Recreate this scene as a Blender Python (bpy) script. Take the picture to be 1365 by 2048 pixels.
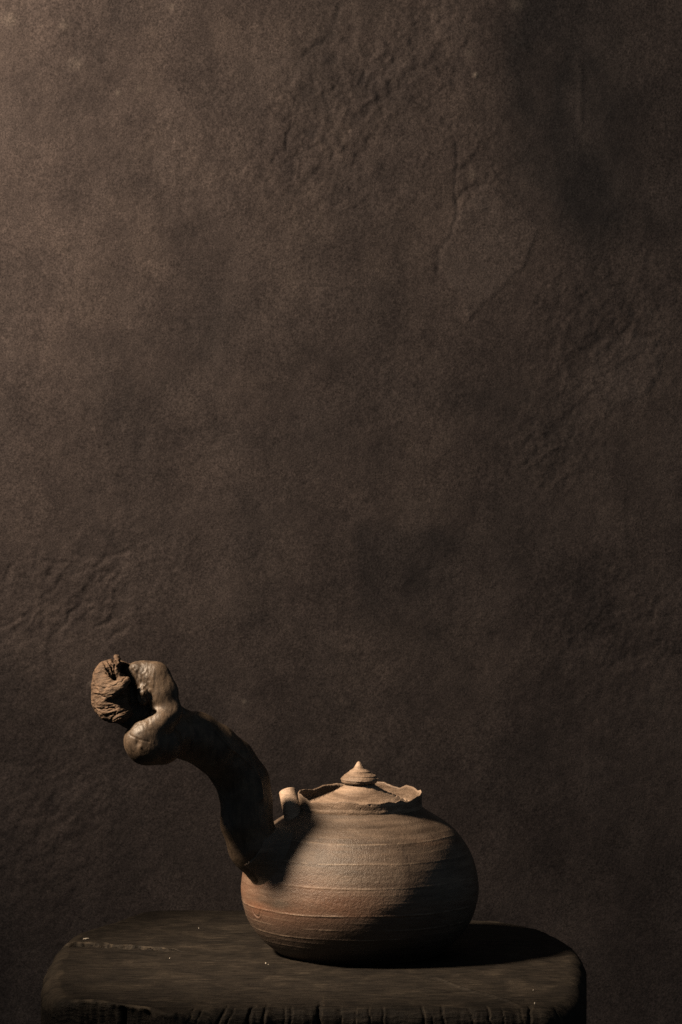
import bpy, math
import numpy as np
from mathutils import Vector, Matrix

for o in list(bpy.data.objects):
    bpy.data.objects.remove(o)
sc = bpy.context.scene
COL = sc.collection

# ------------------------------------------------------------------ camera
# All shapes are measured in "u": 1 u = 0.316 mm (one photograph pixel at the pot).
S = 0.000316
FPX = 6875.0
CX, CY = 682.5, 1024.0
OX, OY = 720.0, 1902.0                       # where the centre of the pot's foot sits
ELEV = math.radians(10.0)
A0 = math.atan((OY - CY) / FPX)
PITCH = ELEV - A0
DIST = FPX / math.cos(A0)
CAM = np.array([-(OX - CX), -DIST * math.cos(ELEV), DIST * math.sin(ELEV)])
FWD = np.array([0, math.cos(PITCH), -math.sin(PITCH)])
UPV = np.array([0, math.sin(PITCH), math.cos(PITCH)])


def at(px, py, Y):
    """photograph point -> point (in u) on the vertical plane at depth Y"""
    d = np.array([(px - CX) / FPX, 0, 0]) + FWD + UPV * ((CY - py) / FPX)
    return CAM + d * ((Y - CAM[1]) / d[1])


def on_top(px, py, Z=0.0):
    d = np.array([(px - CX) / FPX, 0, 0]) + FWD + UPV * ((CY - py) / FPX)
    return CAM + d * ((Z - CAM[2]) / d[2])


cam_d = bpy.data.cameras.new('camera')
cam = bpy.data.objects.new('camera', cam_d)
COL.objects.link(cam)
cam.location = Vector(CAM * S)
cam.rotation_euler = (math.pi / 2 - PITCH, 0, 0)
cam_d.sensor_fit = 'VERTICAL'
cam_d.sensor_height = 36.0
cam_d.lens = FPX / 2048 * 36.0
cam_d.clip_start = 0.05
cam_d.clip_end = 60
cam_d.dof.use_dof = True
cam_d.dof.focus_distance = (DIST - 190) * S
cam_d.dof.aperture_fstop = 40
sc.camera = cam

# ------------------------------------------------------------------ light
AMBIENT = (0.046, 0.057, 0.066)
KEY_W, WALL_W = 96.0, 31.0
w = bpy.data.worlds.new('World')
sc.world = w
w.use_nodes = True
w.node_tree.nodes['Background'].inputs[0].default_value = (*AMBIENT, 1)
w.node_tree.nodes['Background'].inputs[1].default_value = 1.0


def aim(ob, target):
    d = Vector(target) - ob.location
    ob.rotation_euler = d.to_track_quat('-Z', 'Y').to_euler()


def spot(name, loc, target, watts, radius, cone, blend, colour):
    l = bpy.data.lights.new(name, 'SPOT')
    l.energy = watts
    l.shadow_soft_size = radius
    l.spot_size = math.radians(cone)
    l.spot_blend = blend
    l.color = colour
    o = bpy.data.objects.new(name, l)
    COL.objects.link(o)
    o.location = loc
    aim(o, target)
    return o


kd = Vector((-1.0, -0.48, 0.98)).normalized()
pot_mid = Vector((-60, 0, 260)) * S
spot('key_lamp', pot_mid + kd * 0.93, pot_mid + Vector((-0.01, -0.02, 0.01)), KEY_W, 0.06, 29, 0.8, (1.0, 0.79, 0.57))
spot('wall_wash', Vector((-0.78, 0.30, 0.75)), Vector((-0.20, 0.695, 0.485)), WALL_W, 0.08, 86, 1.0, (1.0, 0.78, 0.62))  # separate wash light, added off camera to brighten the upper left wall

vs = sc.view_settings
vs.view_transform = 'Standard'
vs.look = 'None'
vs.exposure = 0.0
vs.gamma = 1.0
sc.cycles.use_denoising = False
sc.cycles.diffuse_bounces = 0


# ------------------------------------------------------------------ noise and mesh helpers
def _hash(i, j, k, seed):
    h = (i.astype(np.uint32) * np.uint32(374761393) + j.astype(np.uint32) * np.uint32(668265263)
         + k.astype(np.uint32) * np.uint32(2147483647) + np.uint32(seed * 1013904223 & 0xffffffff))
    h = (h ^ (h >> np.uint32(13))) * np.uint32(1274126177)
    h = (h ^ (h >> np.uint32(16))) * np.uint32(2246822519)
    h = h ^ (h >> np.uint32(15))
    return h.astype(np.float32) * np.float32(2.0 / 4294967295.0) - np.float32(1.0)


def vnoise(x, y, z, seed=0):
    x = np.asarray(x, np.float32); y = np.asarray(y, np.float32); z = np.asarray(z, np.float32)
    x, y, z = np.broadcast_arrays(x, y, z)
    fi = [np.floor(a) for a in (x, y, z)]
    i, j, k = [a.astype(np.int64) for a in fi]
    f = [a - b for a, b in zip((x, y, z), fi)]
    u, v, t = [a * a * a * (a * (a * 6 - 15) + 10) for a in f]
    out = 0
    for di in (0, 1):
        for dj in (0, 1):
            for dk in (0, 1):
                wgt = (u if di else 1 - u) * (v if dj else 1 - v) * (t if dk else 1 - t)
                out = out + wgt * _hash(i + di, j + dj, k + dk, seed)
    return out


def fbm(x, y, z, octv=4, seed=0, gain=0.5):
    s, a, tot = 0, 1.0, 0
    for o in range(octv):
        f = 2.03 ** o
        s = s + a * vnoise(x * f + 17.3 * o, y * f - 9.1 * o, z * f + 3.7 * o, seed + o)
        tot += a
        a *= gain
    return s / tot


def sstep(e0, e1, x):
    t = np.clip((x - e0) / (e1 - e0), 0, 1)
    return t * t * (3 - 2 * t)


def mesh_obj(name, verts, faces, mat, parent=None, smooth=True):
    """verts (N,3) in u, faces (M,4) or list"""
    me = bpy.data.meshes.new(name)
    v = (np.asarray(verts, np.float64) * S).astype(np.float32)
    if isinstance(faces, np.ndarray):
        M, n = faces.shape
        me.vertices.add(len(v))
        me.vertices.foreach_set('co', v.ravel())
        me.loops.add(M * n)
        me.loops.foreach_set('vertex_index', faces.astype(np.int32).ravel())
        me.polygons.add(M)
        me.polygons.foreach_set('loop_start', np.arange(0, M * n, n, dtype=np.int32))
        me.update(calc_edges=True)
    else:
        me.from_pydata(v.tolist(), [], faces)
        me.update()
    if smooth:
        me.polygons.foreach_set('use_smooth', np.ones(len(me.polygons), bool))
    me.materials.append(mat)
    o = bpy.data.objects.new(name, me)
    COL.objects.link(o)
    if parent is not None:
        o.parent = parent
    return o


def attr(o, name, vals):
    a = o.data.attributes.new(name, 'FLOAT', 'POINT')
    a.data.foreach_set('value', np.asarray(vals, np.float32))


def grid_faces(nr, nc, wrap):
    r = np.arange(nr - 1)[:, None]
    c = np.arange(nc if wrap else nc - 1)[None, :]
    c2 = (c + 1) % nc
    return np.stack([r * nc + c, r * nc + c2, (r + 1) * nc + c2, (r + 1) * nc + c], -1).reshape(-1, 4)


def normals(v, f):
    n = np.zeros_like(v)
    fn = np.cross(v[f[:, 2]] - v[f[:, 0]], v[f[:, 3]] - v[f[:, 1]])
    for c in range(4):
        for a in range(3):
            n[:, a] += np.bincount(f[:, c], fn[:, a], len(v))
    return n / np.maximum(np.linalg.norm(n, axis=1, keepdims=True), 1e-9)


def resample(pts, step):
    """smooth (Catmull-Rom) resampling of a polyline"""
    p = np.asarray(pts, float)
    ext = np.vstack([2 * p[0] - p[1], p, 2 * p[-1] - p[-2]])
    out = []
    for i in range(1, len(ext) - 2):
        a, b, c, d = ext[i - 1:i + 3]
        n = max(2, int(np.linalg.norm((c - b)[:2]) / step))
        for t in np.linspace(0, 1, n, endpoint=False):
            out.append(0.5 * (2 * b + (c - a) * t + (2 * a - 5 * b + 4 * c - d) * t * t + (3 * b - a - 3 * c + d) * t ** 3))
    out.append(p[-1])
    return np.array(out)


def surface_nets(F, org, h):
    s = F < 0
    c = [(i, j, k) for i in (0, 1) for j in (0, 1) for k in (0, 1)]
    nx, ny, nz = [n - 1 for n in F.shape]
    cnt = np.zeros((nx, ny, nz), np.uint8)
    for i, j, k in c:
        cnt += s[i:i + nx, j:j + ny, k:k + nz]
    act = np.nonzero((cnt > 0) & (cnt < 8))
    idx = -np.ones((nx, ny, nz), np.int32)
    idx[act] = np.arange(len(act[0]))
    vals = [F[act[0] + i, act[1] + j, act[2] + k] for i, j, k in c]
    acc = np.zeros((len(act[0]), 3)); num = np.zeros(len(act[0]))
    for a in range(8):
        for b in range(a + 1, 8):
            d = np.array(c[b]) - np.array(c[a])
            if np.abs(d).sum() != 1:
                continue
            va, vb = vals[a], vals[b]
            m = (va < 0) != (vb < 0)
            t = np.where(m, va / np.where(m, va - vb, 1), 0)
            acc += np.where(m[:, None], np.array(c[a])[None] + t[:, None] * d[None], 0)
            num += m
    v = np.array(org)[None] + h * (np.stack(act, 1) + acc / num[:, None])
    faces = []
    for ax in range(3):
        o1, o2 = (ax + 1) % 3, (ax + 2) % 3
        sl0 = [slice(1, -1)] * 3; sl1 = [slice(1, -1)] * 3
        sl0[ax] = slice(0, -1); sl1[ax] = slice(1, None)
        e = np.nonzero(s[tuple(sl0)] != s[tuple(sl1)])
        p = [e[0].copy(), e[1].copy(), e[2].copy()]
        for q in range(3):
            if q != ax:
                p[q] = p[q] + 1
        flip = s[p[0], p[1], p[2]]

        def cell(d1, d2):
            q = [x.copy() for x in p]
            q[o1] = q[o1] - d1
            q[o2] = q[o2] - d2
            return idx[q[0], q[1], q[2]]
        quad = np.stack([cell(1, 1), cell(0, 1), cell(0, 0), cell(1, 0)], 1)
        quad[~flip] = quad[~flip][:, ::-1]
        faces.append(quad)
    f = np.vstack(faces)
    return v, f[(f >= 0).all(1)]


class Field:
    def __init__(self, lo, hi, h):
        self.lo, self.h = np.array(lo, float), h
        self.n = [int((b - a) / h) + 1 for a, b in zip(lo, hi)]
        self.F = np.full(self.n, 60.0, np.float32)

    def block(self, lo, hi):
        a = [max(0, int((l - o) / self.h)) for l, o in zip(lo, self.lo)]
        b = [min(n, int((l - o) / self.h) + 2) for l, o, n in zip(hi, self.lo, self.n)]
        ax = [(self.lo[q] + self.h * np.arange(a[q], b[q])).astype(np.float32) for q in range(3)]
        return tuple(slice(x, y) for x, y in zip(a, b)), np.meshgrid(*ax, indexing='ij', sparse=True)

    def cone(self, a, b, r0, r1, k=10, cut=False, flat=1.0):
        """round cone from a to b; flat squeezes it in depth"""
        a, b = np.array(a, float), np.array(b, float)
        R = max(r0, r1) / min(flat, 1) + k + 8
        sl, (X, Y, Z) = self.block(np.minimum(a, b) - R, np.maximum(a, b) + R)
        ab = b - a
        L = max((ab ** 2).sum(), 1e-6)
        t = np.clip(((X - a[0]) * ab[0] + (Y - a[1]) * ab[1] + (Z - a[2]) * ab[2]) / L, 0, 1)
        d = np.sqrt((X - a[0] - t * ab[0]) ** 2 + ((Y - a[1] - t * ab[1]) * flat) ** 2 + (Z - a[2] - t * ab[2]) ** 2) - (r0 + t * (r1 - r0))
        f = self.F[sl]
        if cut:
            d = -d
            hh = np.clip(0.5 + 0.5 * (f - d) / k, 0, 1)
            self.F[sl] = d + (f - d) * hh + k * hh * (1 - hh)
        else:
            hh = np.clip(0.5 + 0.5 * (f - d) / k, 0, 1)
            self.F[sl] = f + (d - f) * hh - k * hh * (1 - hh)

    def chain(self, pts, k=10, cut=False, flat=1.0):
        for p, q in zip(pts[:-1], pts[1:]):
            self.cone(p[:3], q[:3], p[3], q[3], k, cut, flat)

    def mesh(self):
        return surface_nets(self.F, self.lo, self.h)


# ------------------------------------------------------------------ materials
def material(name):
    m = bpy.data.materials.new(name)
    m.use_nodes = True
    nt = m.node_tree
    b = nt.nodes['Principled BSDF']
    return m, nt, b


def node(nt, kind, **kw):
    n = nt.nodes.new(kind)
    for k, v in kw.items():
        if k in n.inputs:
            n.inputs[k].default_value = v
        else:
            setattr(n, k, v)
    return n


def ramp(nt, fac, stops):
    r = nt.nodes.new('ShaderNodeValToRGB')
    e = r.color_ramp.elements
    while len(e) < len(stops):
        e.new(0.5)
    for el, (p, c) in zip(e, stops):
        el.position = p
        el.color = (*c, 1)
    nt.links.new(fac, r.inputs['Fac'])
    return r.outputs['Color']


def noise(nt, vec, scale, detail=4, rough=0.55, dist=0.0):
    n = node(nt, 'ShaderNodeTexNoise', Scale=scale, Detail=detail, Roughness=rough, Distortion=dist)
    nt.links.new(vec, n.inputs['Vector'])
    return n.outputs['Fac']


def mix(nt, fac, a, b, blend='MIX'):
    m = nt.nodes.new('ShaderNodeMix')
    m.data_type = 'RGBA'
    m.blend_type = blend
    for sock, val in ((m.inputs[0], fac), (m.inputs[6], a), (m.inputs[7], b)):
        if hasattr(val, 'is_linked'):
            nt.links.new(val, sock)
        else:
            sock.default_value = val if not isinstance(val, tuple) else (*val, 1)
    return m.outputs[2]


def vec(nt, scale=(1, 1, 1), rot=(0, 0, 0)):
    t = nt.nodes.new('ShaderNodeTexCoord')
    mp = nt.nodes.new('ShaderNodeMapping')
    mp.inputs['Scale'].default_value = scale
    mp.inputs['Rotation'].default_value = rot
    nt.links.new(t.outputs['Object'], mp.inputs['Vector'])
    return mp.outputs['Vector']


def bump(nt, b, layers):
    prev = None
    for h, strength, dist in layers:
        n = node(nt, 'ShaderNodeBump', Strength=strength, Distance=dist)
        nt.links.new(h, n.inputs['Height'])
        if prev is not None:
            nt.links.new(prev, n.inputs['Normal'])
        prev = n.outputs['Normal']
    nt.links.new(prev, b.inputs['Normal'])


def mapr(nt, fac, a, b, c, d):
    n = node(nt, 'ShaderNodeMapRange')
    for i, v in enumerate((a, b, c, d)):
        n.inputs[i + 1].default_value = v
    nt.links.new(fac, n.inputs[0])
    return n.outputs[0]


def clay_material(name, dark=1.0, banded=True, spec=0.3):
    m, nt, b = material(name)
    v = vec(nt)
    big = noise(nt, v, 28, 4, 0.6, 0.6)
    col = ramp(nt, big, [(0.30, (0.14 * dark, 0.1 * dark, 0.0725 * dark)), (0.5, (0.22 * dark, 0.1575 * dark, 0.115 * dark)),
                         (0.70, (0.29 * dark, 0.2175 * dark, 0.165 * dark))])
    # long horizontal throwing marks
    vb = vec(nt, (1, 1, 9))
    band = noise(nt, vb, 34, 5, 0.6, 0.4)
    col = mix(nt, 1.0, col, ramp(nt, band, [(0.28, (0.50, 0.48, 0.47)), (0.5, (0.92, 0.92, 0.92)), (0.72, (1.38, 1.37, 1.36))]), 'MULTIPLY')
    if banded:
        a = nt.nodes.new('ShaderNodeAttribute')
        a.attribute_name = 'blush'
        col = mix(nt, a.outputs['Fac'], col, (0.23, 0.11, 0.065))
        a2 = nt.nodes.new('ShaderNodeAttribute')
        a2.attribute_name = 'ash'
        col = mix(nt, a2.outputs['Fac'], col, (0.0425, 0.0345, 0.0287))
        a3 = nt.nodes.new('ShaderNodeAttribute')
        a3.attribute_name = 'ridge_glint'
        col = mix(nt, a3.outputs['Fac'], col, (0.4, 0.305, 0.225))  # ring highlights mixed into the clay colour
    sand = noise(nt, v, 1500, 3, 0.7)
    col = mix(nt, 1.0, col, ramp(nt, sand, [(0.28, (0.62, 0.60, 0.58)), (0.5, (1, 1, 1)), (0.75, (1.38, 1.36, 1.34))]), 'MULTIPLY')
    nt.links.new(col, b.inputs['Base Color'])
    nt.links.new(mapr(nt, band, 0.3, 0.7, 0.40, 0.52), b.inputs['Roughness'])
    b.inputs['Specular IOR Level'].default_value = spec
    bump(nt, b, [(sand, 0.45, 0.0009), (noise(nt, v, 420, 4, 0.65), 0.3, 0.0014)])
    return m


def wood_material(name, cols, rough, spec, grain=(1, 1, 1), gscale=260, bs=0.5, fine=1400, worn=False):
    m, nt, b = material(name)
    v = vec(nt)
    vg = vec(nt, grain)
    big = noise(nt, v, 40, 5, 0.6, 0.8)
    g = noise(nt, vg, gscale, 5, 0.6, 0.5)
    col = ramp(nt, big, [(0.34, cols[0]), (0.52, cols[1]), (0.68, cols[2])])
    col = mix(nt, 1.0, col, ramp(nt, g, [(0.32, (0.42, 0.40, 0.38)), (0.5, (0.95, 0.95, 0.95)), (0.7, (1.35, 1.33, 1.30))]), 'MULTIPLY')
    f = noise(nt, v, fine, 3, 0.7)
    col = mix(nt, 1.0, col, ramp(nt, f, [(0.28, (0.55, 0.53, 0.5)), (0.5, (1, 1, 1)), (0.75, (1.45, 1.42, 1.4))]), 'MULTIPLY')
    if worn:
        vs_ = vec(nt, (0.045, 1, 0.3))
        col = mix(nt, 1.0, col, ramp(nt, noise(nt, vs_, 1300, 3, 0.6, 0.3), [(0.36, (0.55, 0.54, 0.53)), (0.5, (1, 1, 1)), (0.64, (1.5, 1.47, 1.42))]), 'MULTIPLY')
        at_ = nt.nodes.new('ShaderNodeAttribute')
        at_.attribute_name = 'wear_glint'
        col = mix(nt, at_.outputs['Fac'], col, (0.115, 0.090, 0.064))  # worn wood and edge highlights, both put into the colour
    nt.links.new(col, b.inputs['Base Color'])
    b.inputs['Roughness'].default_value = rough
    b.inputs['Specular IOR Level'].default_value = spec
    bump(nt, b, [(f, 0.4 * bs, 0.0008), (g, bs, 0.0012)])
    return m


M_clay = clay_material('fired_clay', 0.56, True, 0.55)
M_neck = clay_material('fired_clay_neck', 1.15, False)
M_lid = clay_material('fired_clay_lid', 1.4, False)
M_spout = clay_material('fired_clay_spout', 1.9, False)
M_root = wood_material('polished_root', [(0.052, 0.0362, 0.0242), (0.083, 0.058, 0.039), (0.120, 0.085, 0.059)], 0.5, 0.46, (1, 1, 0.35), 300, 0.35)
M_burl = wood_material('rough_burl', [(0.062, 0.037, 0.022), (0.102, 0.065, 0.042), (0.142, 0.098, 0.067)], 0.72, 0.3, (0.35, 1, 1.3), 420, 0.9)
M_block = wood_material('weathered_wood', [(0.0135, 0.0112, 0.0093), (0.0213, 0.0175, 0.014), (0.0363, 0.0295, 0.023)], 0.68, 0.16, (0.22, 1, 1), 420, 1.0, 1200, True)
M_crumb, _nt, _b = material('pale_crumb')
_nt.links.new(ramp(_nt, noise(_nt, vec(_nt), 1500, 2), [(0.3, (0.4, 0.35, 0.2875)), (0.7, (0.6, 0.5375, 0.45))]), _b.inputs['Base Color'])

# wall
M_wall, nt, b = material('dark_plaster')
v = vec(nt)
big = noise(nt, v, 7, 6, 0.62, 0.5)
col = ramp(nt, big, [(0.30, (0.081, 0.067, 0.060)), (0.5, (0.113, 0.092, 0.081)), (0.72, (0.153, 0.124, 0.105))])
vst = vec(nt, (1, 1, 0.16))
col = mix(nt, 0.7, col, ramp(nt, noise(nt, vst, 22, 5, 0.6, 0.3), [(0.3, (0.78, 0.78, 0.79)), (0.7, (1.15, 1.14, 1.13))]), 'MULTIPLY')
mid = noise(nt, v, 45, 7, 0.72)
col = mix(nt, 1.0, col, ramp(nt, mid, [(0.3, (0.76, 0.76, 0.77)), (0.7, (1.22, 1.21, 1.19))]), 'MULTIPLY')
a = nt.nodes.new('ShaderNodeAttribute'); a.attribute_name = 'stain'
col = mix(nt, a.outputs['Fac'], col, (0.034, 0.033, 0.033))
a = nt.nodes.new('ShaderNodeAttribute'); a.attribute_name = 'pale_skin'
col = mix(nt, a.outputs['Fac'], col, (0.170, 0.140, 0.122))
a = nt.nodes.new('ShaderNodeAttribute'); a.attribute_name = 'chalk'
col = mix(nt, a.outputs['Fac'], col, (0.42, 0.36, 0.29))
col = mix(nt, 1.0, col, ramp(nt, noise(nt, v, 190, 5, 0.75), [(0.32, (0.78, 0.78, 0.78)), (0.68, (1.22, 1.21, 1.20))]), 'MULTIPLY')
fine = noise(nt, v, 850, 2, 0.8)
col = mix(nt, 1.0, col, ramp(nt, fine, [(0.30, (0.35, 0.35, 0.35)), (0.5, (1, 1, 1)), (0.70, (1.75, 1.73, 1.70))]), 'MULTIPLY')
nt.links.new(col, b.inputs['Base Color'])
b.inputs['Roughness'].default_value = 0.85
b.inputs['Specular IOR Level'].default_value = 0.25
bump(nt, b, [(fine, 0.5, 0.0008), (mid, 0.3, 0.003)])

M_floor, nt, b = material('dark_floor')
nt.links.new(ramp(nt, noise(nt, vec(nt), 12, 5), [(0.3, (0.03, 0.027, 0.024)), (0.7, (0.05, 0.045, 0.04))]), b.inputs['Base Color'])
b.inputs['Roughness'].default_value = 0.8


# ------------------------------------------------------------------ wall and floor
YW = 2200.0
FLOOR_Z = -1420.0


def axis(lo, hi, step, far_lo, far_hi):
    mid_ = np.arange(lo, hi, step)
    a, s_ = [], step
    x = lo
    while x > far_lo:
        s_ *= 1.35; x -= s_; a.append(max(x, far_lo))
    c, s_ = [], step
    x = mid_[-1]
    while x < far_hi:
        s_ *= 1.35; x += s_; c.append(min(x, far_hi))
    return np.array(a[::-1] + list(mid_) + c)


def build_wall():
    p0, p1 = at(-60, 2110, YW), at(1425, -60, YW)
    st = 3.6
    xs = axis(p0[0], p1[0], st, -6000, 6000)
    zs = axis(p0[2], p1[2], st, FLOOR_Z, 6500)
    X, Z = np.meshgrid(xs, zs)
    # photograph coordinates of each wall point, to place the marks the wall shows
    rx, ry, rz = X - CAM[0], YW - CAM[1], Z - CAM[2]
    dep = ry * FWD[1] + rz * FWD[2]
    U = CX + FPX * rx / dep
    V = CY - FPX * (ry * UPV[1] + rz * UPV[2]) / dep
    w1 = fbm(U / 40, V / 40, 0, 4, 5); w2 = fbm(U / 40, V / 40, 7, 4, 9)
    Uw, Vw = U + 16 * w1, V + 16 * w2

    def blob(x, y, rx_, ry_, ang=0):
        c, s_ = math.cos(math.radians(ang)), math.sin(math.radians(ang))
        a_ = ((Uw - x) * c + (Vw - y) * s_) / rx_
        b_ = (-(Uw - x) * s_ + (Vw - y) * c) / ry_
        return np.exp(-(a_ * a_ + b_ * b_))

    def line(pts, width, warp=0.35):
        d = np.full(U.shape, 1e9)
        uu, vv = U + 16 * warp * w1, V + 16 * warp * w2
        for (x0, y0), (x1, y1) in zip(pts[:-1], pts[1:]):
            L = (x1 - x0) ** 2 + (y1 - y0) ** 2
            t = np.clip(((uu - x0) * (x1 - x0) + (vv - y0) * (y1 - y0)) / L, 0, 1)
            d = np.minimum(d, np.hypot(uu - x0 - t * (x1 - x0), vv - y0 - t * (y1 - y0)))
        return np.exp(-(d / width) ** 2)

    def inside(poly, soft):
        # signed distance to a polygon, raised plaster skin inside
        d = np.full(U.shape, 1e9); ins = np.zeros(U.shape, bool)
        n = len(poly)
        uu, vv = U + 12 * w1, V + 12 * w2
        for i in range(n):
            (x0, y0), (x1, y1) = poly[i], poly[(i + 1) % n]
            L = (x1 - x0) ** 2 + (y1 - y0) ** 2
            t = np.clip(((uu - x0) * (x1 - x0) + (vv - y0) * (y1 - y0)) / L, 0, 1)
            d = np.minimum(d, np.hypot(uu - x0 - t * (x1 - x0), vv - y0 - t * (y1 - y0)))
            if y0 != y1:
                ins ^= ((y0 > vv) != (y1 > vv)) & (uu < (x1 - x0) * (vv - y0) / (y1 - y0) + x0)
        return sstep(-soft, soft, np.where(ins, d, -d))

    H = 5.0 * fbm(U / 300, V / 300, 1, 3, 21) + 1.0 * fbm(U / 60, V / 60, 2, 4, 22) + 0.35 * fbm(U / 14, V / 14, 3, 3, 23)
    # trowel ridges running up to the right
    dg = (U + V * 1.0) / 1.414
    dl = (U - V * 1.0) / 1.414
    rid = 1 - np.abs(fbm((dl + 18 * w1) / 60, (dg + 22 * w2) / 26, 4, 4, 31)) * 3.2
    rough = (1.0 * blob(760, 130, 210, 110, -30) + 0.7 * blob(640, 330, 130, 110) + 0.9 * blob(150, 1190, 190, 110, -25)
             + 0.7 * blob(110, 1640, 150, 200) + 0.7 * blob(1200, 660, 150, 130, -30) + 0.8 * blob(1090, 900, 90, 80)
             + 0.5 * blob(140, 110, 90, 90) + 0.6 * blob(960, 330, 80, 130) + 0.5 * blob(1230, 1270, 140, 140) + 0.35 * blob(330, 320, 150, 150))
    H += 1.5 * np.clip(rough, 0, 1) * np.clip(rid, -0.6, 1)
    H += np.clip(rough + 0.12, 0, 1) * (2.8 * fbm(U / 24, V / 24, 5, 3, 41) + 1.5 * fbm(U / 11, V / 11, 5, 2, 42))
    # broken-away skin outlines and scratches
    skin1 = inside([(955, 392), (1010, 400), (1080, 450), (1050, 520), (985, 590), (935, 640), (905, 570), (872, 520), (890, 470), (920, 430)], 5)
    skin2 = inside([(1190, 690), (1270, 660), (1330, 700), (1300, 780), (1210, 830), (1170, 790)], 7)
    skin3 = inside([(700, 1060), (760, 1000), (860, 1010), (900, 1100), (800, 1180), (710, 1150)], 9)
    H += 1.5 * skin1 + 1.6 * skin2 + 1.2 * skin3
    H -= 1.5 * line([(913, 284), (914, 330), (912, 378), (918, 430), (902, 470), (880, 500), (876, 545)], 4)
    H -= 1.8 * line([(918, 400), (938, 378), (965, 370), (985, 372)], 5)
    H -= 2.2 * line([(572, 300), (574, 266), (590, 250), (608, 260)], 4)
    H -= 2.2 * line([(614, 264), (640, 270), (656, 282), (668, 300), (664, 318)], 5)
    H -= 1.8 * line([(606, 110), (630, 92), (660, 70), (672, 40), (690, 0)], 5, 0.9)
    for pts in ([(15, 1160), (24, 1125)], [(85, 1125), (130, 1125)], [(190, 1135), (225, 1108), (255, 1098)], [(105, 1272), (130, 1250), (138, 1235)],
                [(145, 1226), (185, 1205)], [(195, 1252), (222, 1238)], [(215, 1280), (250, 1258)], [(0, 1250), (45, 1228)]):
        H -= 1.8 * line(pts, 5, 0.8)
    H += 1.2 * line([(1160, 130), (1163, 260)], 6)
    sp = [(952, 150, 5, 1), (237, 185, 5, 0.7), (490, 1404, 5, 0.75), (946, 350, 8, 0.3), (940, 106, 9, 0.32), (1033, 8, 14, 0.35),
          (152, 128, 12, 0.3), (20, 40, 14, 0.3), (345, 14, 6, 0.35), (130, 50, 10, 0.25), (640, 434, 6, 0.2), (183, 1368, 6, 0.4),
          (121, 1383, 4, 0.25), (1300, 630, 8, 0.2), (280, 178, 6, 0.25)]
    chalk = np.zeros(U.shape)
    for x, y, r, a_ in sp:
        k = a_ * np.exp(-(((U - x) ** 2 + (V - y) ** 2) / r ** 2))
        chalk = np.maximum(chalk, k * (0.75 + 0.5 * w1))
        H += 3 * k
    # damp stain on the right, reaching down in a soft-edged tongue
    w3 = fbm(U / 90, V / 130, 11, 5, 15)
    m1 = (sstep(968 + 30 * w2, 1050 + 60 * w3, U + 14 * w1) * sstep(520, 330, V + 110 * w3 + 30 * w2 - 90 * sstep(1080, 1180, U))
          * (1 - 0.72 * sstep(1170, 1380, U + 120 * w3)) * np.clip(0.8 + 0.7 * w3, 0, 1))
    stain = 0.72 * m1 + 0.35 * blob(1180, 400, 90, 90) + 0.3 * blob(1060, 900, 110, 90) + 0.3 * blob(960, 790, 130, 40) + 0.25 * blob(1340, 430, 70, 60)
    stain += 0.48 * sstep(690, 730, U + 20 * w1) * sstep(1030, 1080, V + 30 * w2) * sstep(1010, 860, U + 60 * w3) * sstep(1330, 1130, V + 60 * w3)
    stain += 0.42 * np.clip(fbm(U / 130, V / 170, 6, 5, 51), 0, 1) + 0.25 * blob(210, 1450, 240, 70) + 0.2 * blob(330, 790, 90, 60) + 0.2 * blob(480, 880, 140, 40)
    stain += 0.2 * blob(650, 30, 60, 90, 30) + 0.2 * blob(420, 640, 60, 160) + 0.45 * np.clip(rough, 0, 1) * np.clip(-rid, 0, 0.5)
    stain += 0.2 * (line([(913, 284), (914, 330), (912, 378), (918, 430), (902, 470), (880, 500), (876, 545)], 5) + line([(572, 300), (574, 266), (590, 250), (608, 260)], 5)
                     + line([(614, 264), (640, 270), (656, 282), (668, 300), (664, 318)], 6) + line([(606, 110), (630, 92), (660, 70), (672, 40), (690, 0)], 7, 0.9))
    P = np.stack([X, np.full(X.shape, YW) - H, Z], -1).reshape(-1, 3)
    f = grid_faces(len(zs), len(xs), False)
    o = mesh_obj('wall', P, f, M_wall)
    attr(o, 'stain', np.clip(stain, 0, 0.85).ravel())
    attr(o, 'pale_skin', np.clip((0.5 * skin1 + 0.6 * skin2 - 0.0 * skin3) * (0.8 + 0.6 * w1) + 0.5 * np.clip(w3, 0, 1), 0, 1).ravel())
    attr(o, 'chalk', np.clip(chalk, 0, 1).ravel())
    o['kind'] = 'structure'
    fl = np.array([[-6000, -7600, FLOOR_Z], [6000, -7600, FLOOR_Z], [6000, YW + 40, FLOOR_Z], [-6000, YW + 40, FLOOR_Z]])
    g = mesh_obj('floor', fl, np.array([[0, 1, 2, 3]]), M_floor, smooth=False)
    g['kind'] = 'structure'


build_wall()


# ------------------------------------------------------------------ wooden block
def empty(name, loc=(0, 0, 0)):
    o = bpy.data.objects.new(name, None)
    o.empty_display_size = 0.02
    COL.objects.link(o)
    o.location = Vector(loc) * S
    return o


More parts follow.
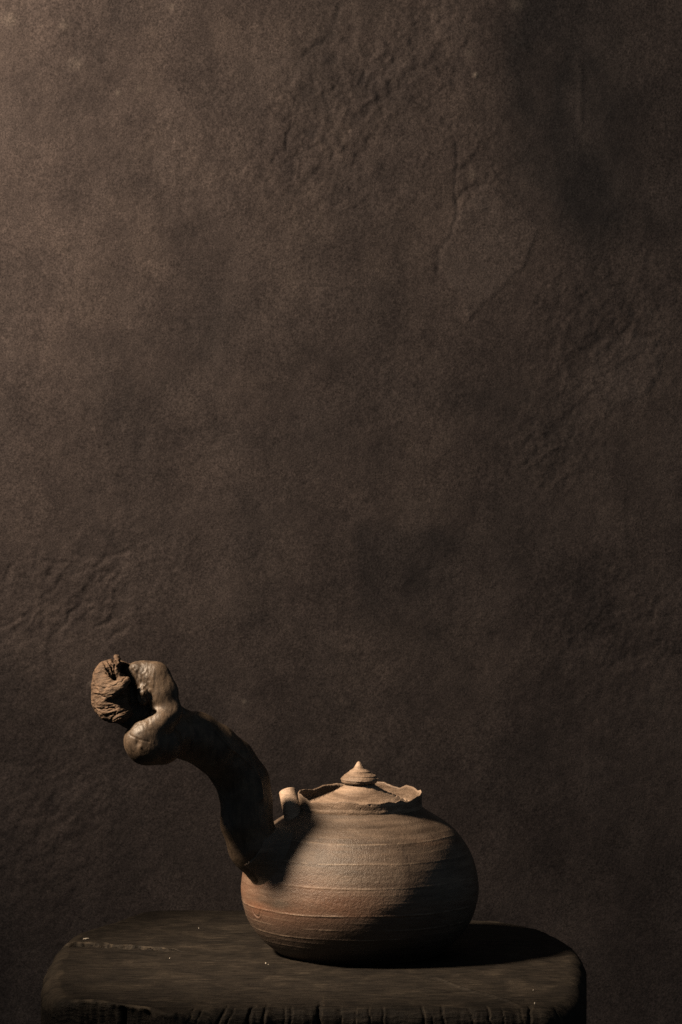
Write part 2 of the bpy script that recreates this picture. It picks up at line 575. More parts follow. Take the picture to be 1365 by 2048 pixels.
def build_block():
    img = [(82, 1966), (90, 1932), (104, 1902), (120, 1882), (144, 1863), (184, 1851), (218, 1841), (252, 1827), (320, 1821), (490, 1820),
           (720, 1827), (940, 1838), (1040, 1846), (1105, 1860), (1145, 1880), (1165, 1902), (1172, 1930), (1172, 1964), (1166, 1992),
           (1140, 2012), (1060, 2020), (900, 2019), (760, 2018), (640, 2018), (520, 2020), (420, 2023), (356, 2030), (322, 2027), (296, 2019), (252, 2012),
           (200, 2004), (150, 2001), (120, 1999), (99, 1994), (86, 1982)]
    pl = np.array([on_top(x, y)[:2] for x, y in img])
    pl = resample(np.vstack([pl, pl[:1]]), 2.0)[:-1]
    # even arc-length spacing
    seg = np.linalg.norm(np.roll(pl, -1, 0) - pl, axis=1)
    s_ = np.concatenate([[0], np.cumsum(seg)])
    N = 1700
    tt = np.linspace(0, s_[-1], N, endpoint=False)
    cl = np.vstack([pl, pl[:1]])
    pl = np.stack([np.interp(tt, s_, cl[:, 0]), np.interp(tt, s_, cl[:, 1])], 1)
    for _ in range(6):
        pl = (np.roll(pl, 1, 0) + 2 * pl + np.roll(pl, -1, 0)) / 4
    pl = pl + (pl - pl.mean(0)) / np.linalg.norm(pl - pl.mean(0), axis=1, keepdims=True) * (5 * fbm(pl[:, 0] / 50, pl[:, 1] / 50, 0, 4, 60))[:, None]
    tg = np.roll(pl, -3, 0) - np.roll(pl, 3, 0)
    tg /= np.linalg.norm(tg, axis=1, keepdims=True)
    area = (pl[:, 0] * np.roll(pl[:, 1], -1) - np.roll(pl[:, 0], -1) * pl[:, 1]).sum()
    out = np.stack([tg[:, 1], -tg[:, 0]], 1) * (1 if area > 0 else -1)
    for _ in range(40):
        out = (np.roll(out, 1, 0) + 2 * out + np.roll(out, -1, 0)) / 4
    out /= np.linalg.norm(out, axis=1, keepdims=True)
    cen = np.array([pl[:, 0].mean(), pl[:, 1].mean()])
    front = sstep(0.2, 0.8, -out[:, 1])
    left = sstep(0.3, 0.9, -out[:, 0])
    right = sstep(0.3, 0.9, out[:, 0])
    scar_x0, scar_x1 = on_top(100, 2000)[0], on_top(352, 2030)[0]
    x = pl[:, 0]
    scar = front * sstep(scar_x0 + 6, scar_x0 + 75, x) * sstep(scar_x1 + 8, scar_x1 - 8, x)
    R = 12 + 22 * left * (1 - scar) + 16 * front * (1 - left) + 22 * right + 4 * vnoise(x / 60, pl[:, 1] / 60, 0, 3)
    R = R * (1 - 0.7 * scar)
    inset = pl - out * R[:, None]
    rows, tag = [], []
    for t in np.linspace(0.0, 1.0, 110, endpoint=False) ** 0.8:
        rows.append(np.column_stack([cen + (inset - cen) * t, np.zeros(N)])); tag.append(0)
    for a_ in np.linspace(0, math.pi / 2, 16, endpoint=False):
        rows.append(np.column_stack([inset + out * (R * math.sin(a_))[:, None], -R * (1 - math.cos(a_))])); tag.append(1)
    zz = list(np.arange(0, 70, 1.6)) + list(np.linspace(70, -FLOOR_Z - 12, 30))
    for z_ in zz:
        taper = 0.0
        rows.append(np.column_stack([pl, np.minimum(-R - z_ * (1 - R / 1500), -R)])); tag.append(2)
    rows.append(np.column_stack([cen + (pl - cen) * 0.02, np.full(N, FLOOR_Z)])); tag.append(3)
    V = np.vstack(rows)
    V[-2 * N:-N, 2] = FLOOR_Z
    f = grid_faces(len(rows), N, True)
    rowid = np.repeat(np.array(tag), N)
    X, Y, Z = V[:, 0].copy(), V[:, 1].copy(), V[:, 2].copy()
    onx = np.tile(out, (len(rows), 1))
    keep = (rowid < 3).astype(float)
    keep[-2 * N:] = 0
    topw = sstep(-14, -2, Z)
    # wind-carved grain running along the length of the board
    H = 1.3 * fbm(X / 160, Y / 20, Z / 40, 4, 61) + 1.6 * fbm(X / 240, Y / 110, 1, 3, 62) + 0.7 * fbm(X / 40, Y / 5, Z / 20, 3, 63)
    # the long split in the left half of the top
    p = [on_top(104, 1895), on_top(125, 1890), on_top(190, 1893), on_top(250, 1896), on_top(300, 1899), on_top(362, 1903)]
    yc = np.interp(X, [q[0] for q in p], [q[1] for q in p]) + 5 * vnoise(X / 12, 0, 0, 71) + 7 * vnoise(X / 40, 0, 0, 72)
    wdt = np.interp(X, [p[0][0], p[1][0], p[2][0], p[-1][0]], [5, 17, 14, 3]) * (0.7 + 0.5 * vnoise(X / 15, 3, 0, 73))
    msk = sstep(p[-1][0] + 6, p[-1][0] - 20, X)
    H -= topw * 42 * msk * np.exp(-((Y - yc) / np.maximum(0.8 * wdt, 1.2)) ** 4)
    H += topw * 5 * msk * np.exp(-((Y - yc - 1.5 * wdt) / 10) ** 2)
    # shallow worn lines on the right
    q = [on_top(860, 1955), on_top(960, 1985), on_top(1040, 2010)]
    yq = np.interp(X, [a[0] for a in q], [a[1] for a in q])
    mq = sstep(q[0][0] - 20, q[0][0] + 30, X) * sstep(q[2][0] + 20, q[2][0] - 20, X)
    H += topw * 3 * mq * np.exp(-((Y - yq - 10 * vnoise(X / 30, 9, 0, 74)) / 12) ** 2)
    lipw = np.tile(scar, len(rows)) * np.exp(-(np.hypot(X - np.tile(pl[:, 0], len(rows)), Y - np.tile(pl[:, 1], len(rows))) / 14) ** 2)
    H += 2.5 * lipw * topw
    V[:, 2] += H * topw * keep
    # end-grain cracks over the front edge
    sidew = sstep(6, -2, Z) * np.tile(front * (1 - scar), len(rows)) * keep
    rng = np.random.RandomState(4)
    cr = [(388, 14, 0.55, 2), (404, 10, 0.5, 2), (452, 26, 0.55, 4), (470, 14, 0.6, 2.5), (505, 30, 0.35, 6), (532, 30, 0.25, 4), (570, 20, 0.05, 2.2), (582, 20, 0.03, 3),
          (640, 60, 0.02, 7), (681, 24, 0, 2), (712, 18, 0, 2), (739, 20, 0.02, 2), (767, 24, -0.02, 3), (845, 24, -0.08, 3.5), (862, 10, -0.1, 2.5), (885, 24, -0.1, 3.5),
          (938, 18, -0.25, 2.5), (975, 22, -0.2, 3), (1003, 18, -0.2, 2), (1040, 16, -0.25, 2), (1062, 30, 0.1, 6), (1112, 24, -0.4, 3), (1135, 16, -0.3, 2)]
    D = np.zeros(len(V)); wear_glint = np.zeros(len(V))  # pale wear that also paints highlights on lips and crack edges
    for cx_, up, slant, wd in cr:
        x0 = on_top(cx_, 2018)[0]
        lean = x0 + slant * Z + 2.0 * vnoise(Z / 9, Y / 20, 0, int(cx_))
        reach = sstep(-up * 3.2, 0, -(Y - on_top(cx_, 2022)[1]) ) if up < 40 else sstep(-up * 3.6, 0, -(Y - on_top(cx_, 2022)[1]))
        wear_glint = np.maximum(wear_glint, 0.55 * reach * np.exp(-((X - lean - 0.8 * wd - 0.8) / 1.3) ** 2) * np.clip(0.5 + vnoise(X / 9, Y / 12, Z / 7, 85), 0, 1))
        D = np.maximum(D, (2 + 1.3 * wd) * reach * np.exp(-((X - lean) / (0.42 * wd)) ** 2))
    frontish = sstep(-130, -20, -(Y - on_top(640, 2024)[1])) * keep
    V[:, 2] -= D * frontish * topw * 0.6
    nrm_amt = D * sidew
    nrm_amt -= sidew * (1.6 * fbm(X / 10, 0, Z / 60, 3, 81) + 1.5 * fbm(X / 40, 1, Z / 30, 3, 82))
    # the torn-out scar on the left of the front: recessed, ribbed with vertical fibres
    sc_ = np.tile(scar, len(rows)) * sstep(-2, -10, Z) * keep
    rec = 2 + 5 * fbm(X / 8, 0, Z / 90, 3, 91) + 4 * fbm(X / 40, 2, Z / 60, 3, 92)
    rec += 12 * np.exp(-((X - on_top(245, 2010)[0]) / 4) ** 2) + 10 * np.exp(-((X - on_top(296, 2010)[0]) / 6) ** 2)
    nrm_amt += sc_ * rec
    oth = keep * (rowid == 2) * (1 - np.tile(front, len(rows)))
    nrm_amt -= oth * (2.0 * fbm(X / 30, Y / 30, Z / 80, 3, 95))
    V[:, 0] -= onx[:, 0] * nrm_amt
    V[:, 1] -= onx[:, 1] * nrm_amt
    root = empty('wooden_block', (cen[0], cen[1], FLOOR_Z))
    root['label'] = 'dark weathered wooden block with a cracked front edge carrying the clay teapot'
    root['category'] = 'wooden block'
    V2 = V - np.array([cen[0], cen[1], FLOOR_Z])
    wear_glint *= np.clip(frontish + sidew, 0, 1)
    wear_glint = np.maximum(wear_glint, 0.75 * np.exp(-((np.hypot(X - np.tile(pl[:, 0], len(rows)), Y - np.tile(pl[:, 1], len(rows))) - 3) / 7) ** 2) * np.tile(scar, len(rows)) * sstep(-9, -3, Z) * np.clip(0.6 + 0.8 * vnoise(X / 14, 0, 0, 86), 0, 1))
    wear_glint = np.maximum(wear_glint, topw * 0.6 * msk * np.exp(-((Y - yc - 1.15 * wdt - 3) / 5) ** 2) * np.clip(0.35 + 1.1 * vnoise(X / 8, Y / 8, 0, 87), 0, 1))
    wear_glint = np.maximum(wear_glint, 0.22 * np.tile(left, len(rows)) * (rowid == 1) * np.clip(0.6 + fbm(X / 25, Y / 25, Z / 9, 3, 88), 0, 1))
    ob = mesh_obj('block_body', V2, f, M_block, root)
    attr(ob, 'wear_glint', np.clip(wear_glint * keep, 0, 1))
    # round nail head at the right rim
    pc = on_top(1163, 1981, 0) - np.array([cen[0], cen[1], FLOOR_Z])
    vs_, fs = [], []
    for i, (r, z_) in enumerate([(4.2, -6), (4.2, 0.6), (3.4, 1.8), (1.8, 2.6)]):
        for k in range(12):
            an = k * math.pi / 6
            vs_.append((pc[0] - 9 + 0.8 * r * math.cos(an), pc[1] + 2 + r * 1.3 * math.sin(an), pc[2] - 9 + z_))
    for i in range(3):
        for k in range(12):
            fs.append((i * 12 + k, i * 12 + (k + 1) % 12, (i + 1) * 12 + (k + 1) % 12, (i + 1) * 12 + k))
    fs.append(tuple(range(36, 48)))
    mesh_obj('nail_head', vs_, fs, M_burl, root)
    return root


build_block()


def crumb(px, py, r, label, seed, name='crumb', cat='crumb', stretch=(1, 1, 1), ang=0):
    c = on_top(px, py, 0.6)
    rng = np.random.RandomState(seed)
    import bmesh
    bm = bmesh.new()
    bmesh.ops.create_icosphere(bm, subdivisions=1, radius=r)
    me = bpy.data.meshes.new(name)
    for v_ in bm.verts:
        v_.co *= 0.75 + 0.5 * rng.rand()
        v_.co = Vector((v_.co.x * stretch[0], v_.co.y * stretch[1], v_.co.z * stretch[2])) * S
    bm.to_mesh(me); bm.free()
    me.materials.append(M_crumb)
    o = bpy.data.objects.new(name, me)
    COL.objects.link(o)
    o.location = Vector((c[0], c[1], c[2] + r * 0.6)) * S
    o.rotation_euler = (0, 0, ang)
    o['label'], o['category'] = label, cat
    if name == 'crumb':
        o['group'] = 'pale crumbs lying on the wooden block'


crumb(532, 1928, 2.0, 'largest pale crumb on the wood in front of the left foot of the teapot', 1)
crumb(537, 1930, 1.2, 'tiny pale crumb touching the right of the largest crumb before the teapot', 2)
crumb(398, 1857, 1.3, 'pale crumb near the rear edge of the wood, left of the teapot', 3)
crumb(340, 1917, 1.2, 'pale crumb on the wood just in front of the long split', 4)
crumb(1067, 1981, 1.2, 'pale crumb on the front right of the wood beyond the shadow', 5)
crumb(1070, 2008, 1.9, 'pale crumb near the front edge of the wood above a wide crack', 6)
crumb(172, 1878, 1.3, 'thin pale splinter lying behind the long split at the left end', 7, 'splinter', 'splinter', (5.5, 3, 1), 0.5)

# ------------------------------------------------------------------ teapot
pot = empty('teapot')
pot['label'] = 'brown clay teapot with a gnarled driftwood handle and torn rim'
pot['category'] = 'teapot'


def lathe(prof, nseg, step):
    p = resample(prof, step)
    th = np.linspace(0, 2 * math.pi, nseg, endpoint=False)
    R = p[:, 0][:, None] * np.ones(nseg)[None]
    Z = p[:, 1][:, None] * np.ones(nseg)[None]
    T = np.ones(len(p))[:, None] * th[None]
    return R, Z, T


def to_xyz(R, Z, T):
    return np.stack([R * np.cos(T), R * np.sin(T), Z], -1).reshape(-1, 3)


def build_body():
    prof = [(1, 3), (80, 2.5), (140, 2), (156, 0), (164, 1.5), (170, 6), (183, 16), (199, 31), (219, 58), (231, 88), (236.5, 118), (236.5, 140), (232, 168),
            (222, 198), (207, 224), (188, 246), (168, 261.5), (150, 272.5), (138, 280), (130, 285.5), (125, 289), (118, 291)]
    R, Z, T = lathe(prof, 820, 1.2)
    outer = sstep(10, 22, Z) * sstep(288, 283, Z)
    ct, st = np.cos(T), np.sin(T)
    zz = Z + 1.6 * fbm(ct * 2, st * 2, Z / 40, 3, 101) + 2.2 * np.sin(T + 0.6) * 0.5
    # throwing ledges: (height, size, where along the turn they stand out)
    rings = [(251, 0.5, 0.3), (240, 1.5, 0.1), (222, 0.4, 0.5), (205, 1.5, 0.2), (190, 0.5, 0.4), (161, 1.6, 0.1), (147, 0.6, 0.6), (130, 0.8, 0.4), (106, 2.6, 0.0), (92, 0.7, 0.4), (77, 1.3, 0.1), (58, 1.9, 0.0), (47, 0.8, 0.3), (36, 0.8, 0.2)]
    d = np.zeros(R.shape); pale = np.zeros(R.shape)
    for i, (h, a_, fade) in enumerate(rings):
        u = zz - h - 1.2 * vnoise(ct * 1.5, st * 1.5, h, 110 + i)
        brk = np.clip(0.9 - fade + 1.5 * fbm(ct * 3 + i, st * 3, 0, 3, 130 + i), 0.05, 1.2)
        # a narrow raised lip with a slow slope above and an undercut below
        lip = np.exp(-(u / 1.5) ** 2) * 0.9 + np.where(u > 0, np.exp(-u / 9), 0) * 0.08 - 0.15 * np.exp(-((u + 3.2) / 2.0) ** 2)
        d += 0.36 * a_ * brk * lip
        thin = np.exp(-((u - 0.3) / 1.0) ** 2) * sstep(0.25, 0.9, brk) * np.clip(0.65 + 0.8 * vnoise(ct * 18, st * 18, h, 170 + i), 0.1, 1)
        pale = np.maximum(pale, 0.55 * min(a_, 1.8) / 1.8 * thin)  # highlights along the rings painted as paler, worn clay
    d += 0.06 * fbm(ct * 1.2, st * 1.2, Z / 11, 3, 151) + 1.6 * fbm(ct * 1.5, st * 1.5, Z / 80, 2, 152) + 0.10 * fbm(ct * 25, st * 25, Z / 9, 3, 153)
    d += 0.2 * fbm(R * ct / 3.2, R * st / 3.2, Z / 3.2, 2, 154)
    # small scallop pressed into the clay near the left edge
    p = at(515, 1812, -112)
    th0 = math.atan2(p[1], p[0])
    ang = (np.mod(T - th0 + math.pi, 2 * math.pi) - math.pi) * 235
    arc = np.hypot(ang / 1.0, (Z - 107) * 1.0 + 2)
    d -= 1.5 * np.exp(-((arc - 17) / 1.7) ** 2) * (Z < 104) - 0.9 * np.exp(-((arc - 20.5) / 1.5) ** 2) * (Z < 104)
    R = R + d * outer
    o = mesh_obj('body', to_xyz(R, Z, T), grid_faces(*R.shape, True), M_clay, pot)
    n1 = fbm(ct * 1.6, st * 1.6, Z / 45, 4, 161)
    n2 = fbm(ct * 3.0, st * 3.0, Z / 16, 4, 162)
    leftness = sstep(-0.5, 0.9, -ct)
    bl = np.exp(-((Z - 115) / 58) ** 2) * (0.25 + 0.75 * leftness) * np.clip(0.55 + 0.9 * n1 + 0.3 * n2, 0, 1)
    bl += 0.25 * np.exp(-((Z - 235) / 14) ** 2) * np.clip(n2 + 0.1, 0, 1)
    attr(o, 'blush', np.clip(bl * 0.85, 0, 0.8).ravel())
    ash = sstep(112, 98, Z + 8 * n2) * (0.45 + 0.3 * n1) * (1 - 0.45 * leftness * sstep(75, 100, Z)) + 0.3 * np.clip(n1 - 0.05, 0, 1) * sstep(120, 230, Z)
    attr(o, 'ridge_glint', pale.ravel())
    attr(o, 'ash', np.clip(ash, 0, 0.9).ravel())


build_body()


def build_collar():
    NS = 640
    th = np.linspace(0, 2 * math.pi, NS, endpoint=False)
    ct, st = np.cos(th), np.sin(th)
    deg = np.degrees(th)                     # 0 = right, 90 = away, 180 = left, 270 = towards us
    # height of the torn lip round the turn
    key = [(0, 317), (8, 321), (18, 317), (28, 322), (40, 323), (48, 316), (55, 318), (66, 325), (82, 324), (100, 318), (112, 322), (128, 319), (140, 314), (152, 317),
           (166, 319), (178, 315), (184, 318), (196, 319), (210, 314), (218, 307), (226, 310), (240, 312), (252, 315), (262, 315), (272, 311), (280, 313), (288, 311), (296, 314),
           (304, 311), (310, 315), (318, 309), (324, 311), (334, 317), (344, 317), (352, 320), (360, 317)]
    top = np.interp(deg, [k[0] for k in key], [k[1] for k in key])
    top = top + 1.2 * fbm(ct * 7, st * 7, 0, 3, 201) + 0.4 * vnoise(ct * 30, st * 30, 0, 203)
    rows = []
    r0 = 125.5 + 0.8 * vnoise(ct * 2, st * 2, 0, 205)
    for t in np.linspace(0, 1, 26):
        z_ = 283 + (top - 283) * t
        r_ = r0 - 2.6 * sstep(0.05, 0.3, t) + 1.0 * t + 0.7 * np.exp(-((t - 0.36) / 0.05) ** 2) + 0.5 * fbm(ct * 6, st * 6, z_ / 9, 3, 207) + 0.2 * vnoise(ct * 40, st * 40, z_ / 3, 208)
        rows.append((r_, z_))
    rim = rows[-1][0]
    rows.append((rim - 0.9, top + 0.8))
    rows.append((rim - 2.4, top + 0.4))
    for t in np.linspace(0.05, 1, 14):
        rows.append((rim - 3.8 + 6 * t - 9 * max(0, t - 0.7) + 0.8 * fbm(ct * 8, st * 8, t * 3, 3, 209), top - (top - 286) * t))
    R = np.array([r for r, _ in rows]); Z = np.array([z for _, z in rows])
    T = np.ones(len(rows))[:, None] * th[None]
    # pits in the outer face
    for px, py, r in ((790, 1627, 2), (741, 1611, 3.5), (750, 1619, 2), (722, 1618, 2), (652, 1606, 2.2), (668, 1612, 1.8), (700, 1622, 1.6), (640, 1613, 1.6)):
        q = at(px, py, -math.sqrt(max(124 ** 2 - (px - 720) ** 2, 1)))
        a_ = math.atan2(q[1], q[0]) % (2 * math.pi)
        dd = np.hypot((T - a_) * 124, Z - q[2])
        R = R - 1.2 * np.exp(-(dd / r * 1.7) ** 2) * (np.arange(len(rows)) < 26)[:, None]
    mesh_obj('neck', to_xyz(R, Z, T), grid_faces(*R.shape, True), M_neck, pot)


build_collar()


def build_lid():
    prof = [(108, 288), (112, 291), (112, 294), (104, 298), (92, 303), (80, 308), (66, 314), (54, 319.5), (46, 324), (38, 329), (32, 333), (29, 336), (28, 338)]
    R, Z, T = lathe(prof, 360, 0.7)
    ct, st = np.cos(T), np.sin(T)
    # terraced turning marks
    up = sstep(294, 299, Z)
    q = (R + 1.5 * fbm(ct * 2, st * 2, 0, 3, 221)) / 9.0
    saw = q - np.floor(q)
    Z = Z + up * (2.2 * sstep(0.0, 0.18, saw) * (1 - saw) - 1.0) + up * 0.5 * fbm(ct * 5, st * 5, R / 8, 3, 223)
    # nick near the front
    p = at(724, 1596, -95)
    x, y = R * ct, R * st
    Z = Z - 3.5 * np.exp(-((x - p[0]) ** 2 + ((y - p[1]) / 2.5) ** 2) / 12)
    lid = mesh_obj('lid', to_xyz(R, Z, T), grid_faces(*R.shape, True), M_lid, pot)
    prof = [(20, 335), (28, 336), (34, 338.5), (36.5, 342), (36.5, 346), (34.5, 350), (30.5, 353.5), (25, 357.5), (20, 361.5), (15, 364.8), (11.5, 367.5), (8.5, 371.5), (6, 375.5), (3.6, 379), (1.2, 381)]
    R, Z, T = lathe(prof, 260, 0.45)
    ct, st = np.cos(T), np.sin(T)
    hp = (Z - 338) + 4.2 * T / (2 * math.pi)                       # spiral thread
    sp = hp / 8.5 - np.floor(hp / 8.5)
    w_ = sstep(338, 343, Z) * sstep(374, 364, Z)
    R = R + w_ * (1.7 * (1 - sp) * sstep(0, 0.15, sp) - 0.9) + 0.5 * fbm(ct * 4, st * 4, Z / 5, 3, 231) * np.minimum(1, R / 12)
    # burrs at the right edge
    for dz, a0, amp in ((346, -0.15, 3.2), (352.5, 0.05, 3.0)):
        an = np.mod(T - a0 + math.pi, 2 * math.pi) - math.pi
        R = R + amp * np.exp(-(an / 0.16) ** 2 - ((Z - dz - 1.0) / 1.3) ** 2)
    R = np.maximum(R, 0.4)
    x = R * ct - 0.02 * (Z - 338)
    P = np.stack([x - 1.0, R * st, Z], -1).reshape(-1, 3)
    mesh_obj('knob', P, grid_faces(*R.shape, True), M_lid, lid)


build_lid()


def tube(name, pts, rads, wall, mat, parent, nseg=72, flare=0.0, seed=0, amp=0.6):
    """open tube along pts with wall thickness, rounded lip"""
    P = resample(np.column_stack([pts, rads]), 1.5)
    c, r = P[:, :3], P[:, 3]
    tg = np.gradient(c, axis=0)
    tg /= np.linalg.norm(tg, axis=1, keepdims=True)
    ref = np.array([0, 1.0, 0])
    rows = []

    def ring(i, rr, push=0.0):
        a_ = np.cross(tg[i], ref); a_ /= np.linalg.norm(a_)
        b_ = np.cross(tg[i], a_)
        th = np.linspace(0, 2 * math.pi, nseg, endpoint=False)
        dr = amp * fbm(np.cos(th) * 2, np.sin(th) * 2, i / 12, 3, seed)
        return c[i] + tg[i] * push + ((rr + dr) * np.cos(th))[:, None] * a_ + ((rr + dr) * np.sin(th))[:, None] * b_
    n = len(c)
    for i in range(n):
        rows.append(ring(i, r[i]))
    rows.append(ring(n - 1, r[-1] - 0.5, 1.0))
    rows.append(ring(n - 1, r[-1] - wall * 0.5, 1.5))
    rows.append(ring(n - 1, r[-1] - wall + 0.4, 1.0))
    for i in range(n - 1, -1, -1):
        rows.append(ring(i, max(r[i] - wall, 2)))
    return mesh_obj(name, np.vstack(rows), grid_faces(len(rows), nseg, True), mat, parent)


# spout: short, rising from the left shoulder and leaning back
b0 = at(594, 1652, -45); b1 = at(583, 1612, -22); b2 = at(576, 1584, -5)
tube('spout', [b0, (b0 + b1) / 2 + 0.4, b1, b2], [24, 21, 19, 17.8], 4, M_spout, pot, seed=241)
# clay socket that holds the wooden handle, front left
s0 = np.array([-166, -94, 202.0]); s1 = at(500, 1688, -128)
s1 = s1 + (s1 - s0) * 0.0
tube('handle_socket', [s0, (s0 + s1) / 2, s1], [74, 56, 46], 6, M_clay, pot, nseg=120, seed=245)


# ------------------------------------------------------------------ driftwood handle
def pt(px, py, Y, r):
    return (*at(px, py, Y), r)


def build_handle():
    F = Field((-560, -370, 130), (-150, -20, 640), 2.0)
    # stem from the socket up and over to the neck
    F.chain([pt(530, 1728, -104, 42), pt(508, 1690, -114, 49), pt(494, 1645, -118, 49), pt(494, 1604, -116, 48), pt(486, 1564, -114, 49), pt(462, 1526, -124, 47),
             pt(428, 1496, -148, 46), pt(392, 1474, -164, 47), pt(352, 1470, -190, 44)], 14)
    F.cone(at(374, 1427, -172), at(362, 1425, -182), 8, 12, 6)
    # bulb at the lower left of the turn
    F.cone(at(296, 1485, -258), at(322, 1487, -244), 45, 41, 10)
    F.cone(at(282, 1478, -268), at(306, 1462, -266), 27, 18, 16)
    # neck between bulb and upper lobe
    F.chain([pt(292, 1464, -268, 18), pt(318, 1447, -264, 22), pt(334, 1422, -258, 23), pt(324, 1387, -254, 31), pt(306, 1360, -248, 34), pt(284, 1350, -244, 27)], 12, False, 1.7)
    F.chain([pt(346, 1424, -256, 17), pt(322, 1444, -268, 19), pt(292, 1462, -276, 21)], 16)
    F.cone(at(344, 1440, -224), at(352, 1462, -208), 22, 32, 12)
    # shadowed inside of the curl, joining burl, lobe and bulb from behind
    F.chain([pt(262, 1350, -214, 22), pt(262, 1392, -210, 26), pt(268, 1430, -210, 26), pt(290, 1450, -223, 22)], 10)
    F.cone(at(290, 1400, -214), at(300, 1440, -218), 24, 18, 10)
    F.cone(at(236, 1426, -214), at(262, 1438, -218), 20, 18, 8)
    F.chain([pt(296, 1362, -208, 30), pt(314, 1386, -204, 28), pt(330, 1420, -204, 22)], 8)  # unseen depth added behind the lobe to shade the stem
    # rough broken flank of the upper lobe
    F.cone(at(288, 1384, -262), at(286, 1400, -260), 14, 12, 5)
    F.cone(at(272, 1338, -246), at(262, 1346, -244), 13, 9, 6)
    # crack and hollow
    F.chain([pt(284, 1392, -280, 0.8), pt(287, 1404, -276, 1.8), pt(292, 1418, -268, 2.6)], 1.5, True)
    F.chain([pt(262, 1434, -268, 15), pt(284, 1430, -268, 14), pt(310, 1430, -270, 9)], 4, True)
    F.cone(at(285, 1346, -284), at(300, 1334, -278), 6, 2, 8, True)
    v, f = F.mesh()
    n = normals(v, f)
    X, Y, Z = v.T
    rough = np.exp(-(((X - at(285, 0, -235)[0]) / 24) ** 2 + ((Z - at(0, 1388, -235)[2]) / 52) ** 2)) * sstep(at(320, 0, -235)[0], at(296, 0, -235)[0], X)
    d = 1.2 * fbm(X / 60, Y / 60, Z / 60, 2, 301) + 0.5 * fbm(X / 12, Y / 12, Z / 12, 3, 302)
    r1 = 1 - 2.4 * np.abs(fbm(X / 7, Y / 8, Z / 15, 3, 307))
    rough = np.maximum(rough, 0.9 * np.exp(-(((X - at(272, 0, -235)[0]) / 11) ** 2 + ((Z - at(0, 1338, -235)[2]) / 14) ** 2)))
    d += rough * (2.4 * r1 - 1.6 + 1.5 * fbm(X / 4.5, Y / 4.5, Z / 6, 2, 304))
    # raised seam along the outer side of the stem
    seam = [at(x_, y_, -178) for x_, y_ in ((420, 1448), (463, 1498), (487, 1518), (508, 1541), (520, 1566), (524, 1600))]
    dseam = np.full(len(X), 1e9)
    for p_, q_ in zip(seam[:-1], seam[1:]):
        ex, ez = q_[0] - p_[0], q_[2] - p_[2]
        t_ = np.clip(((X - p_[0]) * ex + (Z - p_[2]) * ez) / (ex * ex + ez * ez), 0, 1)
        dseam = np.minimum(dseam, np.hypot(X - p_[0] - t_ * ex, Z - p_[2] - t_ * ez))
    d += (2.4 * np.exp(-(dseam / 2.6) ** 2) + 2.0 * np.exp(-(dseam / 9) ** 2)) * (Y < -120)
    # small eye-shaped pit and hairline on the bulb
    e = at(275, 1487, -302)
    d -= 3.2 * np.exp(-(((X - e[0]) / 4.5) ** 2 + ((Z - e[2]) / 7) ** 2)) * (Y < -262)
    d += 1.6 * np.exp(-(((X - e[0] - 6) / 3) ** 2 + ((Z - e[2] + 6) / 4) ** 2)) * (Y < -262)
    hl0, hl1 = at(258, 1470, -298), at(300, 1484, -303)
    zl = np.interp(X, [hl0[0], (hl0[0] + hl1[0]) / 2, hl1[0]], [hl0[2], (hl0[2] + hl1[2]) / 2 - 2, hl1[2]])
    d -= 1.3 * np.exp(-((Z - zl) / 1.3) ** 2) * (X > hl0[0]) * (X < hl1[0]) * (Y < -250)
    v = v + n * d[:, None]
    h = mesh_obj('handle', v, f, M_root, pot)

    # rough, rust-brown burl curling off the top left
    B = Field((-560, -370, 420), (-425, -150, 630), 1.25)
    B.chain([pt(222, 1346, -254, 28), pt(221, 1374, -256, 33), pt(223, 1400, -252, 36), pt(229, 1418, -250, 27)], 10)
    B.cone(at(209, 1348, -254), at(206, 1366, -256), 20, 20, 8)
    B.cone(at(238, 1338, -230), at(262, 1352, -228), 18, 20, 8)            # joins the lobe behind
    B.chain([pt(203, 1384, -276, 10), pt(224, 1382, -285, 13), pt(240, 1373, -285, 12), pt(252, 1362, -278, 9)], 6)   # upper lip
    B.chain([pt(214, 1422, -270, 18), pt(238, 1427, -274, 18), pt(252, 1424, -270, 14)], 8)   # lower lip
    B.chain([pt(202, 1403, -294, 1.5), pt(222, 1402, -290, 4.5), pt(244, 1400, -286, 9), pt(270, 1398, -278, 13)], 2, True)   # the mouth
    B.cone(at(271, 1384, -274), at(272, 1400, -274), 8, 12, 3, True)
    B.chain([pt(238, 1351, -292, 4), pt(246, 1341, -278, 11), pt(249, 1327, -260, 13), pt(251, 1314, -246, 11)], 3, True)     # hole at the top
    B.cone(at(250, 1334, -262), at(252, 1340, -230), 13, 12, 3, True)
    for x0, y0, x1, y1 in ((213, 1329, 226, 1350), (219, 1325, 230, 1352), (228, 1322, 233, 1352), (232, 1354, 241, 1346)):
        B.cone(at(x0, y0, -276), at(x1, y1, -284), 2.8, 6.0, 1.5, True)
    B.cone(at(234, 1317, -250), at(233, 1327, -270), 8, 7, 2)              # knot in the hole
    B.cone(at(234, 1342, -270), at(238, 1348, -272), 6, 4, 3)
    B.cone(at(234, 1322, -278), at(234, 1322, -272), 3, 3, 1.5, True)
    v, f = B.mesh()
    n = normals(v, f)
    X, Y, Z = v.T
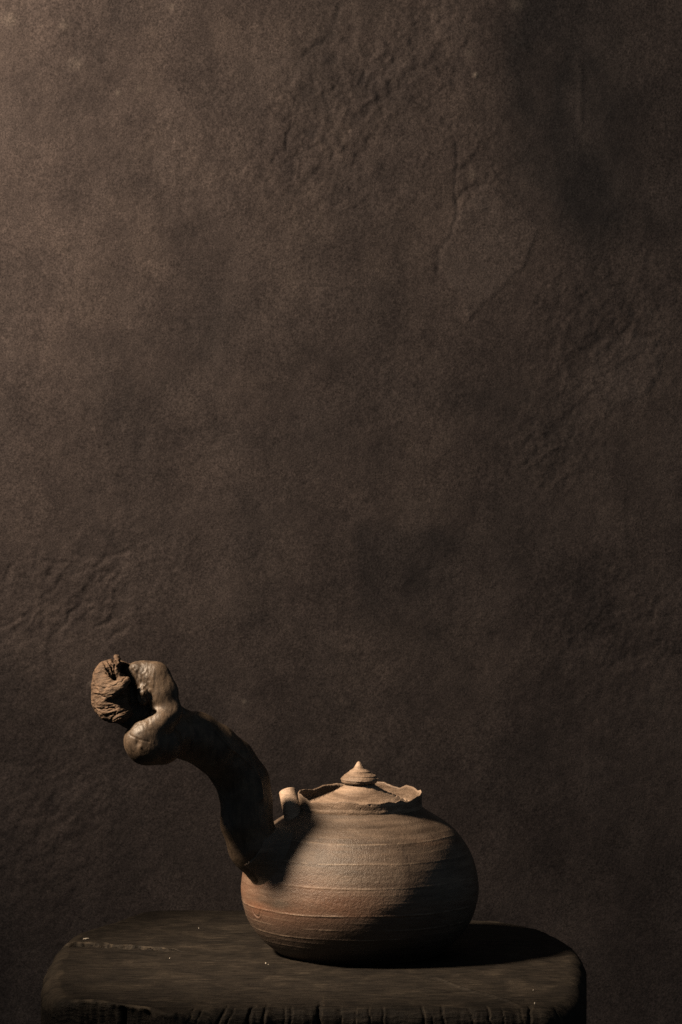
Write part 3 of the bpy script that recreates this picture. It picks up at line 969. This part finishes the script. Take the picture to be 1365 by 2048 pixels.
    tw = X * 0.35 + 5 * fbm(X / 25, Y / 25, Z / 25, 2, 321)
    d = 1.8 * fbm(X / 18, Y / 18, Z / 18, 3, 322)
    r1 = 1 - 2.4 * np.abs(fbm(X / 30, Y / 18, (Z - tw) / 6.0, 2, 323))
    low = sstep(at(0, 1400, -240)[2] + 4, at(0, 1412, -240)[2], Z)
    d += (0.9 + 0.7 * low) * r1 + (0.18 + 0.3 * low) * fbm(X / 7, Y / 5, (Z - tw) / 2.6, 2, 324) - 0.7
    # drying cracks and folds
    for pts, wd, dep in (([(209, 1327), (216, 1338), (224, 1347), (233, 1355)], 2.0, 6.5), ([(219, 1322), (223, 1334), (228, 1346), (233, 1355)], 2.2, 7.0),
                         ([(227, 1318), (229, 1330), (232, 1352)], 1.8, 6.0), ([(214, 1347), (222, 1351), (232, 1355)], 1.6, 4.5),
                         ([(189, 1371), (212, 1374), (236, 1365), (255, 1353)], 1.2, 2.4), ([(188, 1386), (200, 1388), (212, 1391)], 1.4, 3.0), ([(193, 1377), (198, 1380)], 2.6, 3.5),
                         ([(196, 1414), (206, 1416), (220, 1413), (232, 1414)], 1.5, 3.6), ([(224, 1438), (230, 1428), (236, 1421)], 1.3, 3.2), ([(200, 1424), (214, 1430), (232, 1428), (256, 1418)], 1.1, 2.2)):
        c_ = [at(a_, b_, -262) for a_, b_ in pts]
        dd = np.full(len(X), 1e9)
        wx, wz = X + 2.0 * vnoise(X / 6, 0, Z / 6, 331), Z + 2.0 * vnoise(X / 6, 5, Z / 6, 332)
        for p_, q_ in zip(c_[:-1], c_[1:]):
            ex, ez = q_[0] - p_[0], q_[2] - p_[2]
            t_ = np.clip(((wx - p_[0]) * ex + (wz - p_[2]) * ez) / (ex * ex + ez * ez), 0, 1)
            dd = np.minimum(dd, np.hypot(wx - p_[0] - t_ * ex, wz - p_[2] - t_ * ez))
        d -= dep * np.exp(-(dd / wd) ** 2) * (Y < -236)
    v = v + n * d[:, None]
    mesh_obj('burl', v, f, M_burl, h)


build_handle()
